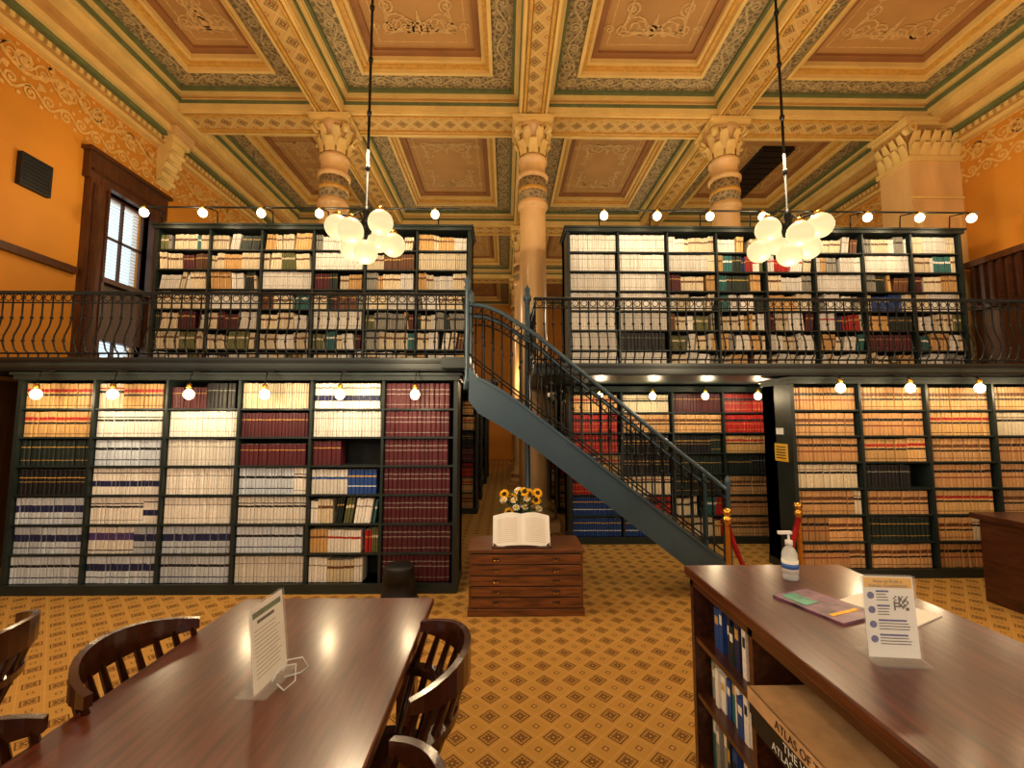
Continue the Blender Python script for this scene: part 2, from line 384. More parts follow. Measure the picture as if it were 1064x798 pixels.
# ---------------------------------------------------------------- columns
def leafs(mb,cx,cy,r0,z0,h,n,out,wd,off,m):
    for i in range(n):
        a=2*pi*(i+off)/n; ca,sa=math.cos(a),math.sin(a)
        prof=[(r0+.01,0,wd),(r0+.02,h*.4,wd*1.1),(r0+out*.5,h*.8,wd*.9),(r0+out,h,wd*.7),(r0+out*1.15,h*.86,wd*.35)]
        n0=len(mb.v)
        for r,z,w in prof:
            for d,dr in ((-w,0),(0,.018),(w,0)):
                rr=r+dr; mb.v.append((cx+rr*ca-d*sa,cy+rr*sa+d*ca,z0+z))
        for j in range(4):
            for q in range(2): mb.face([n0+j*3+q,n0+j*3+q+1,n0+(j+1)*3+q+1,n0+(j+1)*3+q],m,True)
def column(x,y):
    mb=MB()
    mb.box(x-.36,x+.36,y-.36,y+.36,0,.14,'column_stone')
    mb.lathe([(.34,.14),(.35,.18),(.33,.24),(.27,.27),(.27,.31),(.3,.34),(.29,.38),(.235,.42),(.225,.6),(.218,3.5),(.205,4.98),(.215,5.0),(.245,5.03),(.245,5.07),(.22,5.1),(.222,5.12)],x,y,0,'column_stone',28)
    mb.lathe([(.222,5.12),(.222,5.48)],x,y,0,'ornament_band',28)
    mb.lathe([(.235,5.26),(.235,5.33)],x,y,0,'gold_bead',28)
    mb.lathe([(.222,5.48),(.25,5.5),(.255,5.55),(.21,5.58),(.205,5.76),(.24,5.78),(.24,5.83),(.205,5.86),(.21,6.1),(.26,6.28),(.31,6.34)],x,y,0,'column_stone',28)
    leafs(mb,x,y,.205,5.86,.22,8,.09,.07,0,'cream_plaster'); leafs(mb,x,y,.21,5.95,.3,8,.12,.065,.5,'cream_plaster')
    for i in range(4):
        a=pi/4+i*pi/2; px,py=x+.3*math.cos(a),y+.3*math.sin(a)
        t=(-math.sin(a),math.cos(a))
        for rr in (.075,.04):
            mb.tube([(px-t[0]*.05,py-t[1]*.05,6.25),(px+t[0]*.05,py+t[1]*.05,6.25)],rr,'cream_plaster',10)
    mb.box(x-.3,x+.3,y-.3,y+.3,6.33,6.38,'cream_plaster'); mb.box(x-.33,x+.33,y-.33,y+.33,6.38,6.425,'cream_plaster')
    return mb.obj('stone_column')
for y in (6.9,10.9,14.9):
    for x in XBm: column(x,y)
def pilaster(x0,x1,y):
    mb=MB(); y0,y1=y-.28,y+.28
    mb.box(x0,x1,y0,y1,0,5.75,'column_stone')
    mb.box(x0-.02,x1,y0-.03,y0,5.1,5.14,'cream_plaster'); mb.box(x0-.03,x1,y0-.04,y1+.04,5.72,5.8,'cream_plaster')
    mb.box(x0,x1,y0,y1,5.8,6.3,'tan_plaster')
    def lf(cx,cy,dx,dy,zz,h,o_,w):
        n0=len(mb.v); tx,ty=-dy,dx
        for t,out,ww in ((0,.005,w),(.45,.02,w*1.05),(.8,o_*.7,w*.8),(1,o_,w*.55),(.88,o_*1.2,w*.25)):
            for d,dr in ((-ww,0),(0,.016),(ww,0)):
                mb.v.append((cx+dx*(out+dr)+tx*d,cy+dy*(out+dr)+ty*d,zz+h*t))
        for j in range(4):
            for q in range(2): mb.face([n0+j*3+q,n0+j*3+q+1,n0+(j+1)*3+q+1,n0+(j+1)*3+q],'cream_plaster',True)
    for zz,h,o_,off in ((5.8,.22,.07,0),(5.86,.34,.1,.5)):
        for i in range(5):
            cx=x0+(x1-x0)*(i+off)/5+ (.09 if off==0 else 0); lf(cx,y0,0,-1,zz,h,o_,.085)
        for i in range(4):
            cy=y0+(y1-y0)*(i+.5)/4; lf(x0,cy,-1,0,zz,h,o_,.065)
    for cx in (x0,x1-.08):
        mb.tube([(cx,y0-.11,6.23),(cx,y0+.02,6.23)],.07,'cream_plaster',12)
        mb.tube([(cx,y0-.125,6.23),(cx,y0-.1,6.23)],.035,'gold_bead',10)
    mb.box(x0-.05,x1,y0-.06,y1+.06,6.3,6.36,'cream_plaster'); mb.box(x0-.09,x1,y0-.09,y1+.09,6.36,6.42,'cream_plaster')
    mb.box(x0+.08,x1-.08,y0-.02,y0,2.5,4.9,'cream_plaster'); mb.box(x0+.13,x1-.13,y0-.026,y0-.02,2.6,4.8,'column_stone')
    mb.obj('stone_pilaster')
pilaster(6.42,7.245,6.9)
mb=MB()
x=XL+.002
mb.poly_prism_y([(x,5.4),(x+.08,5.46),(x+.11,5.65),(x+.2,5.85),(x+.24,6.12),(x,6.12)],6.86,7.12,'cream_plaster')
mb.box(x,x+.28,6.8,7.18,6.1,6.18,'cream_plaster'); mb.box(x,x+.34,6.78,7.2,6.18,6.42,'column_stone')
for i in range(4): mb.tube([(x+.07+i*.045,6.83,5.5+i*.15),(x+.07+i*.045,7.15,5.5+i*.15)],.04,'cream_plaster',10)
mb.obj('plaster_bracket')

# ---------------------------------------------------------------- books
def C(r,g,b): return rgb(r,g,b)[:3]
WHT=C(230,228,222); CRM=C(220,208,180); TAN=C(206,168,110); BLK=C(24,24,26); DGR=C(30,44,38); MAR=C(84,27,36); RED=C(170,34,28)
BLU=C(36,72,140); NAV=C(30,38,82); GLD=C(200,160,80); PUR=C(78,60,120); OLV=C(110,112,70); BRN=C(104,66,38); GRY=C(150,148,140); TEA=C(50,110,110); ORG=C(206,110,44); PBL=C(196,208,222)
S_={
'W':[(WHT,[(.6,.68,BLK),(.74,.78,BLK),(.12,.15,GRY)],.245,.25,.03,.04,3),(WHT,[(.3,.52,NAV),(.8,.84,BLK)],.245,.25,.032,.04,2),(PBL,[(.6,.7,BLK),(.2,.24,NAV)],.24,.25,.03,.04,1)],
'P':[(WHT,[(.5,.78,PUR),(.1,.14,BLK)],.24,.25,.035,.042,1),(PBL,[(.45,.72,NAV),(.2,.24,BLK)],.24,.25,.035,.042,2)],
'L':[(WHT,[(.7,.74,GRY),(.2,.22,GRY)],.24,.25,.022,.034,3),(CRM,[(.6,.66,GRY)],.24,.25,.022,.03,1)],
'T':[(TAN,[(.66,.78,RED),(.5,.58,BLK),(.1,.13,BRN)],.23,.245,.036,.045,2),(CRM,[(.62,.72,BLK),(.78,.84,RED)],.23,.245,.034,.042,2)],
'O':[(C(206,164,112),[(.6,.75,BRN),(.42,.5,BLK),(.12,.15,BRN)],.235,.245,.036,.045,3),(C(190,146,96),[(.64,.76,BLK),(.4,.46,C(120,50,36))],.235,.245,.034,.042,2),(CRM,[(.6,.7,BLK),(.76,.8,BRN)],.235,.245,.034,.042,2)],
'G':[(DGR,[(.72,.75,GLD),(.2,.22,GLD)],.23,.24,.04,.048,3),(BLK,[(.66,.7,GLD),(.5,.52,GLD)],.23,.24,.04,.048,2)],
'M':[(MAR,[(.74,.77,GRY),(.56,.59,GRY),(.15,.17,GRY)],.25,.255,.042,.05,1)],
'R':[(RED,[(.62,.76,BLK),(.48,.5,GLD),(.15,.17,GLD)],.235,.25,.038,.046,1)],
'B':[(BLU,[(.7,.76,GLD),(.3,.34,WHT)],.22,.25,.028,.04,3),(NAV,[(.7,.76,GLD)],.22,.25,.028,.04,1),(WHT,[(.6,.7,BLU)],.22,.24,.03,.04,1)],
'D':[(BLK,[(.7,.73,GRY)],.23,.25,.04,.05,2),(MAR,[(.7,.73,GLD)],.2,.25,.03,.045,1),(DGR,[(.6,.63,GLD)],.22,.25,.03,.045,1)],
'X':[(WHT,[(.65,.7,GRY)],.19,.25,.02,.035,6),(CRM,[(.6,.72,BRN)],.19,.25,.025,.04,7),(TAN,[(.65,.75,BRN)],.2,.25,.02,.04,3),(BRN,[(.7,.75,GLD)],.2,.24,.02,.04,1),(DGR,[(.7,.75,GLD)],.2,.25,.02,.04,1),(GRY,[(.6,.7,BLK)],.2,.25,.02,.03,2),(TEA,[(.6,.7,WHT)],.2,.25,.02,.03,.4),(OLV,[(.6,.7,CRM)],.2,.25,.02,.03,.8),(MAR,[(.7,.75,GLD)],.2,.25,.02,.04,.7)],
'C':[(RED,[(.65,.7,GLD)],.19,.25,.02,.04,2.5),(BLU,[(.65,.7,WHT)],.19,.25,.02,.04,2),(NAV,[(.65,.7,GLD)],.2,.25,.025,.04,2),(WHT,[(.6,.7,RED)],.2,.25,.02,.035,5),(CRM,[(.6,.7,BLK)],.2,.25,.02,.04,5),(DGR,[(.7,.75,GLD)],.2,.25,.02,.04,2),(OLV,[(.6,.7,CRM)],.2,.25,.02,.03,1),(TAN,[(.6,.7,BRN)],.2,.25,.02,.04,2),(TEA,[(.6,.7,WHT)],.2,.25,.02,.03,1),(ORG,[(.6,.7,BLK)],.2,.24,.02,.03,.7)],
}
def book(mb,x,y,z,t,h,d,base,bands,shear=0):
    fs=sorted(set([0,1]+[f for a in bands for f in a[:2]]))
    n=len(mb.v); k=len(fs)
    px=((0,.006),(.22,0),(.78,0),(1,.006))
    for f in fs:
        for fx,dy in px: mb.v.append((x+fx*t+shear*f*h,y+dy,z+f*h))
    for i in range(k-1):
        mid=(fs[i]+fs[i+1])/2; col=base
        for a,b,c in bands:
            if a<=mid<=b: col=c
        for j in range(3): mb.face([n+i*4+j,n+i*4+j+1,n+(i+1)*4+j+1,n+(i+1)*4+j],'book_cloth',False,col)
    n2=len(mb.v); sh=shear*h
    mb.v+=[(x,y+d,z),(x+t,y+d,z),(x+sh,y+d,z+h),(x+t+sh,y+d,z+h)]
    mb.face([n,n+(k-1)*4,n2+2,n2],'book_cloth',False,base); mb.face([n+3,n2+1,n2+3,n+(k-1)*4+3],'book_cloth',False,base)
    mb.face([n+(k-1)*4,n+(k-1)*4+1,n+(k-1)*4+2,n+(k-1)*4+3,n2+3,n2+2],'book_cloth',False,C(200,190,165))
def fill(mb,x0,x1,y,z,hs,sty,frac=1.0):
    ents=S_[sty]; W=[e[6] for e in ents]; x=x0+.004; xe=x0+(x1-x0)*frac
    mixed=sty in 'XC'
    lean=0
    while x<xe-.02:
        e=R.choices(ents,W)[0]; run=R.randint(2,9) if mixed else R.randint(7,30)
        t0=R.uniform(e[4],e[5]); h0=min(hs-.025,R.uniform(e[2],e[3])); base=e[0]; v=R.uniform(.78,1.12)
        if mixed and R.random()<.25: lean=R.choice((0,0,.08,.14,-.08))
        elif not mixed: lean=0
        x+=abs(lean)*.15
        bands=[(a+R.uniform(-.02,.02),b+.01,c) for a,b,c in e[1]] if mixed else e[1]
        for _ in range(run):
            t=t0*R.uniform(.9,1.1)
            if x+t>xe-.003 - (lean*.2 if lean>0 else 0): x=xe; break
            vv=v*R.uniform(.92,1.05); h=h0*R.uniform(.96 if mixed else .985,1.0)
            book(mb,x,y+R.uniform(0,.012),z,t-.0025,h,.15,tuple(q*vv for q in base),bands,lean)
            x+=t
        if mixed and R.random()<.1: x+=R.uniform(.02,.07)
def bookcase(name,x0,nb,bw,yf,depth,z0,z1,styles,top=.07,kick=.09):
    e=empty(name,(x0+nb*bw/2,yf+depth/2,z0)); off=(-(x0+nb*bw/2),-(yf+depth/2),-z0)
    mb=MB(); rows=len(styles[0]); x1=x0+nb*bw; g='case_green'
    mb.box(x0-.03,x0+.01,yf-.01,yf+depth,z0,z1,g); mb.box(x1-.01,x1+.03,yf-.01,yf+depth,z0,z1,g)
    mb.box(x0-.03,x1+.03,yf+depth*.55,yf+depth,z0,z1,'case_back')
    mb.box(x0-.05,x1+.05,yf-.04,yf+depth,z1-top,z1,g); mb.box(x0-.07,x1+.07,yf-.06,yf+depth+.01,z1-.025,z1,g)
    mb.box(x0-.04,x1+.04,yf-.03,yf+depth,z0,z0+kick,g)
    for i in range(1,nb): mb.box(x0+i*bw-.012,x0+i*bw+.012,yf-.008,yf+depth*.55,z0,z1,g)
    hs=(z1-top-z0-kick)/rows
    bk=MB()
    for r in range(rows):
        zz=z1-top-(r+1)*hs
        mb.box(x0,x1,yf,yf+depth*.55,zz-.018,zz,g)
        for i in range(nb):
            s=styles[i][r]
            if s=='.': continue
            fr=1.0
            if s.islower(): s=s.upper(); fr=R.uniform(.45,.8)
            fill(bk,x0+i*bw+.014,x0+(i+1)*bw-.014,yf+.02,zz,hs,s,fr)
    o=mb.obj('frame',e,off); b=bk.obj('books',e,off)
    return e
BW=.69
bookcase('bookcase',-4.65,6,.693,4.32,.5,0,2.07,['TTGGPPW','TWWWWPP','DLLLLPW','LDDWWWL','WLdBXCx','MMMMMMM'])
bookcase('bookcase',-4.76,6,.708,5.95,.5,2.21,4.30,['XXXXXXX','XXXLXXX','XXLXXXX','XLXXLXX','XXXLXXX','XLXXXXX'])
bookcase('bookcase',.88,8,.688,5.95,.5,2.21,4.30,['LLLLLLL','LLLLLDL','XLXXXXX','XCCCXXX','XCXXXXX','XXLXCXX','XLXCXDX','LXXLXXX'])
bookcase('bookcase',.88,4,BW,5.95,.45,0,2.07,['TRRTRBB','OOGGTRB','DOGDGCC','RRTDOOO'])
bookcase('bookcase',3.05,6,.72,4.65,.5,0,2.07,['OOOOOOO','OOTdOGO','OTOOTOO','OOOOOOO','OOOOOOO','OOOOOOO'])
for sgx in (-1,1):
    for i,y in enumerate((7.9,9.3,11.6,13.0)):
        if sgx<0: bookcase('bookcase',-.52-4*BW,4,BW,y,.5,0,2.07,['OTGMRTO']*4)
        else: bookcase('bookcase',.95,4,BW,y,.5,0,2.07,['OTGMRTO']*4)
mb=MB(); mb.box(3.008,3.017,4.72,4.94,1.17,1.36,'yellow_paper')
for i in range(5): mb.box(3.006,3.008,4.75,4.91,1.2+i*.03,1.21+i*.03,'ink')
mb.box(3.008,3.017,4.78,4.9,1.46,1.53,'white_paper'); mb.obj('shelf_notice')

# ---------------------------------------------------------------- balcony
ZF=2.2
mb=MB()
for (x0,x1,y0,y1) in ((XL,-.36,4.3,7.6),(.3,XR,4.65,7.6),(XL,-.5,7.6,14.5),(.9,XR,7.6,14.5)):
    mb.box(x0,x1,y0,y1,2.1,ZF,'case_green')
for (x0,x1,y) in ((XL,-.36,4.3),(.3,XR,4.65)):
    mb.box(x0,x1,y-.03,y,2.085,2.215,'case_green'); mb.box(x0,x1,y-.045,y-.03,2.165,2.19,'iron'); mb.box(x0,x1,y-.05,y-.03,2.09,2.11,'iron')
mb.obj('balcony_floor')
def railing(mb,p0,p1,z0,h,zs=0,belly=.06,sp=.095):
    x0,y0=p0;x1,y1=p1; L=math.hypot(x1-x0,y1-y0); n=max(2,int(L/sp)); nx,ny=(y1-y0)/L,-(x1-x0)/L
    if y0==y1: nx,ny=0,-1
    for r,zz in ((.018,h),(.008,h-.1),(.009,.06)):
        mb.tube([(x0,y0,z0+zz),(x1,y1,z0+zs+zz)],r,'iron',8)
    for i in range(n+1):
        t=i/n; x=x0+(x1-x0)*t;y=y0+(y1-y0)*t;z=z0+zs*t
        if belly:
            pts=[(0,h),(0,h*.62),(.012,h*.5),(belly*.9,h*.34),(belly,h*.24),(belly*.6,h*.13),(0,.06),(0,0)]
        else: pts=[(0,h),(0,0)]
        mb.tube([(x+nx*d,y+ny*d,z+q) for d,q in pts],.0076,'iron',5)
        if belly:
            if i<n:
                xm=x+(x1-x0)/n/2; mb.tube([(xm+.034*math.cos(a*pi/4),y,z+h-.05+.034*math.sin(a*pi/4)) for a in range(9)],.005,'iron',4)
            mb.sphere(x,y,z+h*.62,.016,'iron',6,4); mb.sphere(x+nx*belly,y+ny*belly,z+h*.26,.015,'iron',6,4)
        else:
            mb.sphere(x,y,z+h*.5,.013,'iron',6,4,1.6)
mb=MB(); railing(mb,(XL+.02,4.32),(-.40,4.32),ZF,.66)
mb.obj('balcony_railing')
mb=MB(); railing(mb,(.32,4.67),(XR-.02,4.67),ZF,.72)
railing(mb,(.32,4.67),(.32,5.9),ZF,.72,belly=0,sp=.12)
mb.obj('balcony_railing')
# ---------------------------------------------------------------- staircase
mb=MB(); sl=-.775
def zt(x): return 1.85+sl*x
def rh(x):
    K=[(-.40,.54),(-.34,.59),(-.2,.69),(-.04,.75),(.3,.79),(.7,.77),(1.1,.75),(1.6,.72),(2.4,.70)]
    for (a,p),(b,q) in zip(K,K[1:]):
        if x<=b: return p+(q-p)*(x-a)/(b-a)
    return .70
Y0,Y1=4.12,4.60
xa,xb=-.34,2.24
xs_c=[-.34,-.26,-.18,-.1,0,.12,.26,.42]
def tz(x): return zt(x)+.03-.10*max(0,(.2-x)/.54)**2
def bz(x): return zt(x)-.28-.10*max(0,(.3-x)/.64)**1.5
for y in (Y0,Y1):
    top=[(x,tz(x)+ (.08 if x<-.3 else 0)) for x in xs_c]+[(xb,zt(xb)+.03)]
    bot=[(xb+.06,0),(xb-.22,0),(xb-.3,zt(xb-.3)-.28)]+[(x,bz(x)) for x in reversed(xs_c[1:])]+[(xa,bz(xa)+.06)]
    mb.poly_prism_y(top+bot,y-.018,y+.018,'stair_steel')
    for fn in (lambda x:tz(x),lambda x:bz(x)+.01):
        xx=xs_c[1:]+[xb-.3]
        P=[(x,fn(x)+.01) for x in xx]+[(x,fn(x)-.018) for x in reversed(xx)]
        mb.poly_prism_y(P,y-.036,y+.03,'stair_steel')
ns=11
for i in range(ns):
    z=ZF-.02-(i+1)*ZF/(ns+1); x=xa+(xb-xa)*(i)/ns
    mb.box(x,x+.27,Y0+.018,Y1-.018,z-.03,z,'tread')
    mb.box(x+.005,x+.015,Y0+.018,Y1-.018,z,z+.15,'iron')
mb.box(-.6,-.33,Y0-.02,Y1,2.1,ZF,'case_green')
for y in (Y0,Y1):
    rx=[xa,-.27,-.2,-.12,-.04,.1,.3,.5,.7,1.1,1.6,xb-.3,xb-.2]
    rail=[(x,y,zt(x)+rh(x)) for x in rx]
    mb.tube(rail,.02,'stair_steel',8); mb.tube([(a,b,c-.09) for a,b,c in rail],.008,'iron',6); mb.tube([(a,b,zt(a)+.12) for a,b,c in rail],.008,'iron',6)
    n=25
    for i in range(n+1):
        x=xa+.03+(xb-xa-.27)*i/n; mb.tube([(x,y,tz(x)),(x,y,zt(x)+rh(x))],.008,'iron',5); mb.sphere(x,y,zt(x)+rh(x)*.56,.015,'iron',6,4,1.6)
        if i<n:
            xm=x+.05; mb.tube([(xm+.03*math.cos(a*pi/4),y,zt(xm)+rh(xm)-.05+.03*math.sin(a*pi/4)) for a in range(9)],.005,'iron',4)
    for (x,z0,z1) in ((xb-.19,0,1.06),(xa-.02,1.9,2.95)):
        mb.lathe([(.03,0),(.03,.1),(.022,.12),(.022,z1-z0-.1),(.034,z1-z0-.08),(.02,z1-z0-.05),(.034,z1-z0-.02),(.02,z1-z0+.02),(.004,z1-z0+.04)],x,y,z0,'stair_steel',10)
mb.obj('staircase')
mb=MB(); mb.lathe([(.05,0),(.05,.05),(.028,.08),(.028,2.9),(.045,2.93),(.045,2.97),(.028,3.0),(.034,3.05),(.004,3.1)],.24,4.76,0,'stair_steel',12); mb.obj('newel_post')

# ---------------------------------------------------------------- shelf lamps
mb=MB(); bb=MB()
def under(xs,y,z,yc,pw,e):
    for x in xs:
        mb.tube([(x,yc,2.09),(x,y+.03,2.06),(x,y,z+.1)],.008,'iron',6)
        mb.lathe([(.018,0),(.024,.03),(.02,.06)],x,y,z+.035,'brass',8)
        bb.sphere(x,y,z,.044,'bulb_glass',12,8,1.1); plight('lamp_light',(x,y-.09,z-.02),pw,.05,parent=e)
def over(x0,x1,xs,y,z,e):
    mb.tube([(x0,y+.05,z+.1),(x1,y+.05,z+.1)],.012,'iron',6)
    for x in xs:
        mb.tube([(x,y+.3,4.3),(x,y+.28,z+.16),(x,y+.05,z+.1),(x,y,z+.06)],.009,'iron',6)
        mb.lathe([(.018,0),(.024,.03),(.018,.06)],x,y,z+.03,'brass',8)
        bb.sphere(x,y,z,.052,'bulb_glass',12,8,1.1); plight('lamp_light',(x,y-.1,z),12,.05,parent=e)
def strip(fn):
    global mb,bb
    mb=MB(); bb=MB(); e=empty('shelf_lamp_strip'); fn(e); mb.obj('brackets',e); bb.obj('bulbs',e)
strip(lambda e: under([-4.65+.693*(i+.5) for i in range(6)],4.12,1.85,4.28,8.5,e))
strip(lambda e: under([.88+BW*(i+.5) for i in range(4)],5.72,1.93,5.92,8.5,e))
strip(lambda e: under([3.05+.72*(i+.5) for i in range(5)],4.44,1.94,4.6,8.5,e))
strip(lambda e: over(-4.8,-.6,[-4.7+.755*i for i in range(6)],5.62,4.31,e))
strip(lambda e: over(1.0,6.4,[1.3+.705*i for i in range(8)],5.62,4.31,e))

# ---------------------------------------------------------------- pendants
def pendant(x,y,z,pw):
    e=empty('globe_chandelier',(x,y,z)); mb=MB(); g=MB()
    mb.tube([(0,0,.02),(0,0,6.9-z)],.011,'iron',6)
    for i in range(8): mb.sphere(0,0,.5+i*.45,.02,'iron',8,6,1.5)
    mb.lathe([(.005,-.04),(.04,-.02),(.05,.05),(.02,.09),(.03,.14),(.012,.2)],0,0,0,'iron',14)
    mb.lathe([(.02,-.1),(.09,-.03),(.1,0)],0,0,6.92-z,'brass',14)
    for i in range(6):
        a=2*pi*i/6+.3; rr=.205; zz=0.0 if i%2 else -.09
        mb.tube([(0,0,.03),(rr*.5*math.cos(a),rr*.5*math.sin(a),.1),(rr*math.cos(a),rr*math.sin(a),zz+.1)],.008,'iron',6)
        mb.lathe([(.035,0),(.03,.03),(.01,.05)],rr*math.cos(a),rr*math.sin(a),zz+.075,'brass',10)
        g.sphere(rr*math.cos(a),rr*math.sin(a),zz,.092,'globe_glass',20,14)
    g.sphere(0,0,-.17,.092,'globe_glass',20,14); mb.tube([(0,0,-.11),(0,0,0)],.012,'iron',6)
    mb.obj('fixture',e); g.obj('globes',e)
    plight('lamp_light',(0,0,-.6),pw,.15,parent=e); plight('lamp_light',(0,0,.65),pw,.15,parent=e)
for x,y in ((-1.07,3.3),(2.2,3.3)): pendant(x,y,3.06,42)
for x,y in ((-1.07,-1.5),(2.2,-1.5),(5.2,0),(-4.2,0)): pendant(x,y,3.3,80)  # unseen chandelier copies added out of view for general fill light
for x,y in ((-2.4,8.2),(3.4,8.2),(-2.4,12.4),(3.4,12.4)): plight('rear_fill_light',(x,y,4.0),90,.15)  # bare fill lights added behind the cases to brighten the rear ceiling, no fixtures
for y in (7.2,10.4,15): plight('aisle_light',(.2,y,2.6),25,.1)  # bare point lights along the aisle, without fixtures

# ---------------------------------------------------------------- reading table
def table(name,x0,x1,y0,y1,h,m):
    e=empty(name,((x0+x1)/2,(y0+y1)/2,0)); w=(x1-x0)/2; l=(y1-y0)/2
    t=MB(); t.box(-w,w,-l,l,h-.035,h,m); t.obj('top',e,bevel=.008)
    t=MB(); t.box(-w+.015,w-.015,-l+.015,l-.015,h-.055,h-.035,m)
    t.box(-w+.07,w-.07,-l+.07,-l+.1,h-.12,h-.055,m);t.box(-w+.07,w-.07,l-.1,l-.07,h-.12,h-.055,m)
    t.box(-w+.07,-w+.1,-l+.07,l-.07,h-.12,h-.055,m);t.box(w-.1,w-.07,-l+.07,l-.07,h-.12,h-.055,m)
    t.obj('apron',e)
    for i,(sx,sy) in enumerate(((-1,-1),(1,-1),(1,1),(-1,1))):
        t=MB(); cx,cy=sx*(w-.1),sy*(l-.1); t.box(cx-.04,cx+.04,cy-.04,cy+.04,.0,h-.055,m); t.box(cx-.05,cx+.05,cy-.05,cy+.05,0,.1,m); t.obj('leg_%d'%(i+1),e,bevel=.004)
table('reading_table',-1.24,-.34,.25,2.21,.76,'table_wood')
def chair_mesh():
    mb=MB(); m='chair_wood'
    seat=[]
    for i in range(28):
        a=2*pi*i/28; c,s=math.cos(a),math.sin(a)
        seat.append((.235*abs(c)**.7*(1 if c>0 else -1),.24*abs(s)**.7*(1 if s>0 else -1)))
    mb.poly_prism_z(seat,.425,.45,m); mb.poly_prism_z([(x*.94,y*.94) for x,y in seat],.41,.425,m)
    for sx in (-1,1):
        for sy in (-1,1):
            mb.tube([(sx*.15,sy*.16,.415),(sx*.175,sy*.185,.25),(sx*.21,sy*.22,0)],.02,m,10,[.017,.024,.015])
    for sy in (-1,1): mb.tube([(-.19,sy*.2,.16),(.19,sy*.2,.16)],.011,m,8)
    mb.tube([(0,-.2,.16),(0,.2,.16)],.011,m,8)
    path=[]
    N=26
    for i in range(N+1):
        a=pi*.5+ (pi)*i/N
        path.append((-.06+.24*math.cos(a)*1.0,.26*math.sin(a),.64+.02*(-math.cos(a))))
    full=[(.12,.275,.625),(.04,.27,.63)]+path+[(.04,-.27,.63),(.12,-.275,.625)]
    mb.sweep(full,[.028]+[.024]*(len(full)-2)+[.028],.013,m)
    cr=[];hs=[]
    for i in range(17):
        a=pi*.6+(pi*.8)*i/16; cr.append((-.10+.25*math.cos(a),.265*math.sin(a),.80+.012*math.sin(pi*i/16))); hs.append(.018+.034*math.sin(pi*i/16))
    mb.sweep(cr,.011,hs,m)
    for i in range(11):
        a=pi*.63+(pi*.74)*i/10
        b0=(-.02+.2*math.cos(a),.21*math.sin(a),.44); b1=(-.06+.24*math.cos(a),.26*math.sin(a),.655); b2=(-.10+.25*math.cos(a),.263*math.sin(a),.79)
        mb.tube([b0,b1,b2],.011,m,6,[.011,.014,.011])
    for sy in (-1,1):
        for x in (.09,.0): mb.tube([(x,sy*.2,.44),(x+.01,sy*.235,.55),(x,sy*.268,.625)],.012,m,8,[.011,.016,.01])
    return mb
cm=chair_mesh().obj('wooden_armchair'); 
cm.location=(-.475,1.55,0); cm.rotation_euler[2]=pi+.12
def chair(x,y,rz):
    o=bpy.data.objects.new('wooden_armchair',cm.data); bpy.context.collection.objects.link(o); o.location=(x,y,0); o.rotation_euler[2]=rz
chair(-.47,.93,pi-.05); chair(-1.03,1.62,.05); chair(-1.07,1.0,-.1); chair(-2.12,1.64,pi+.2)

def sign(name,loc,rz,w,h,kind,tilt):
    e=empty(name,loc); e.rotation_euler[2]=rz
    p=MB()
    def P(x,t,o=0): return (x, t*tilt+o, .008+t*h)
    p.quad(P(-w/2,0),P(w/2,0),P(w/2,1),P(-w/2,1),'white_paper')
    def ln(x0,x1,t0,t1,m): p.quad(P(x0,t0,-.001),P(x1,t0,-.001),P(x1,t1,-.001),P(x0,t1,-.001),m)
    if kind==1:
        ln(-w/2+.004,w/2-.004,.86,.99,'yellow_paper')
        for k in range(4):
            cy=.76-k*.18
            cxs=-w*.36; rr=.010
            n=len(p.v)
            for q in range(12): a=2*pi*q/12; p.v.append(P(cxs+rr*math.cos(a),cy+rr*math.sin(a)/h,-.001))
            p.face([n+q for q in range(12)],'blue_ink')
            ln(-w*.25,w*(.0 if k<2 else .3),cy+.042,cy+.066,'blue_ink')
            for j in range(1,4): ln(-w*.25,w*(.02 if k<2 else .38)-R.random()*.012,cy+.045-j*.035,cy+.056-j*.035,'ink')
        for i in range(9):
            for j in range(9):
                if R.random()<.55: ln(w*.08+i*.0045,w*.08+i*.0045+.0045,.58+j*.02,.58+j*.02+.02,'ink')
    else:
        ln(-w*.42,w*.42,.86,.93,'green_leaf'); ln(-w*.3,w*.2,.78,.82,'ink')
        for j in range(12): ln(-w*.4,w*(.2+.2*R.random()),.15+j*.05,.158+j*.05,'band_grey')
    p.obj('paper',e)
    a=MB()
    for o in (-.006,.004):
        a.quad(P(-w/2-.003,0,o),P(w/2+.003,0,o),P(w/2+.003,1.02,o),P(-w/2-.003,1.02,o),'clear_acrylic')
    a.box(-w/2-.004,w/2+.004,-.04,.06,0,.005,'clear_acrylic')
    a.obj('holder',e)
    if kind==0:
        b=MB()
        for s_ in (-1,1): b.tube([(s_*.02,-.03,.006),(s_*.05,-.07,.006),(s_*.04,-.10,.03),(s_*.02,-.09,.07),(s_*.02,-.04,.06),(s_*.03,-.02,.02)],.0025,'clear_gel',6)
        b.obj('wire_stand',e)
    if kind==1:
        for txt,zz in (('How to Print a',.95),('Kansas Constitution',.895)):
            cu=bpy.data.curves.new('title','FONT'); cu.body=txt; cu.size=.0130; cu.align_x='CENTER'; cu.extrude=.0001
            o=bpy.data.objects.new('title',cu); bpy.context.collection.objects.link(o); o.parent=e; o.data.materials.append(MATS['ink'])
            o.location=(0,zz*tilt-.002,.008+zz*h-.006); o.rotation_euler=(pi/2-math.atan(tilt/h),0,0)
sign('tabletop_sign_holder',(-.755,1.52,.76),math.radians(86),.18,.25,0,.03)
sign('counter_sign_holder',(1.115,1.31,.92),math.radians(-6),.138,.22,1,.012)

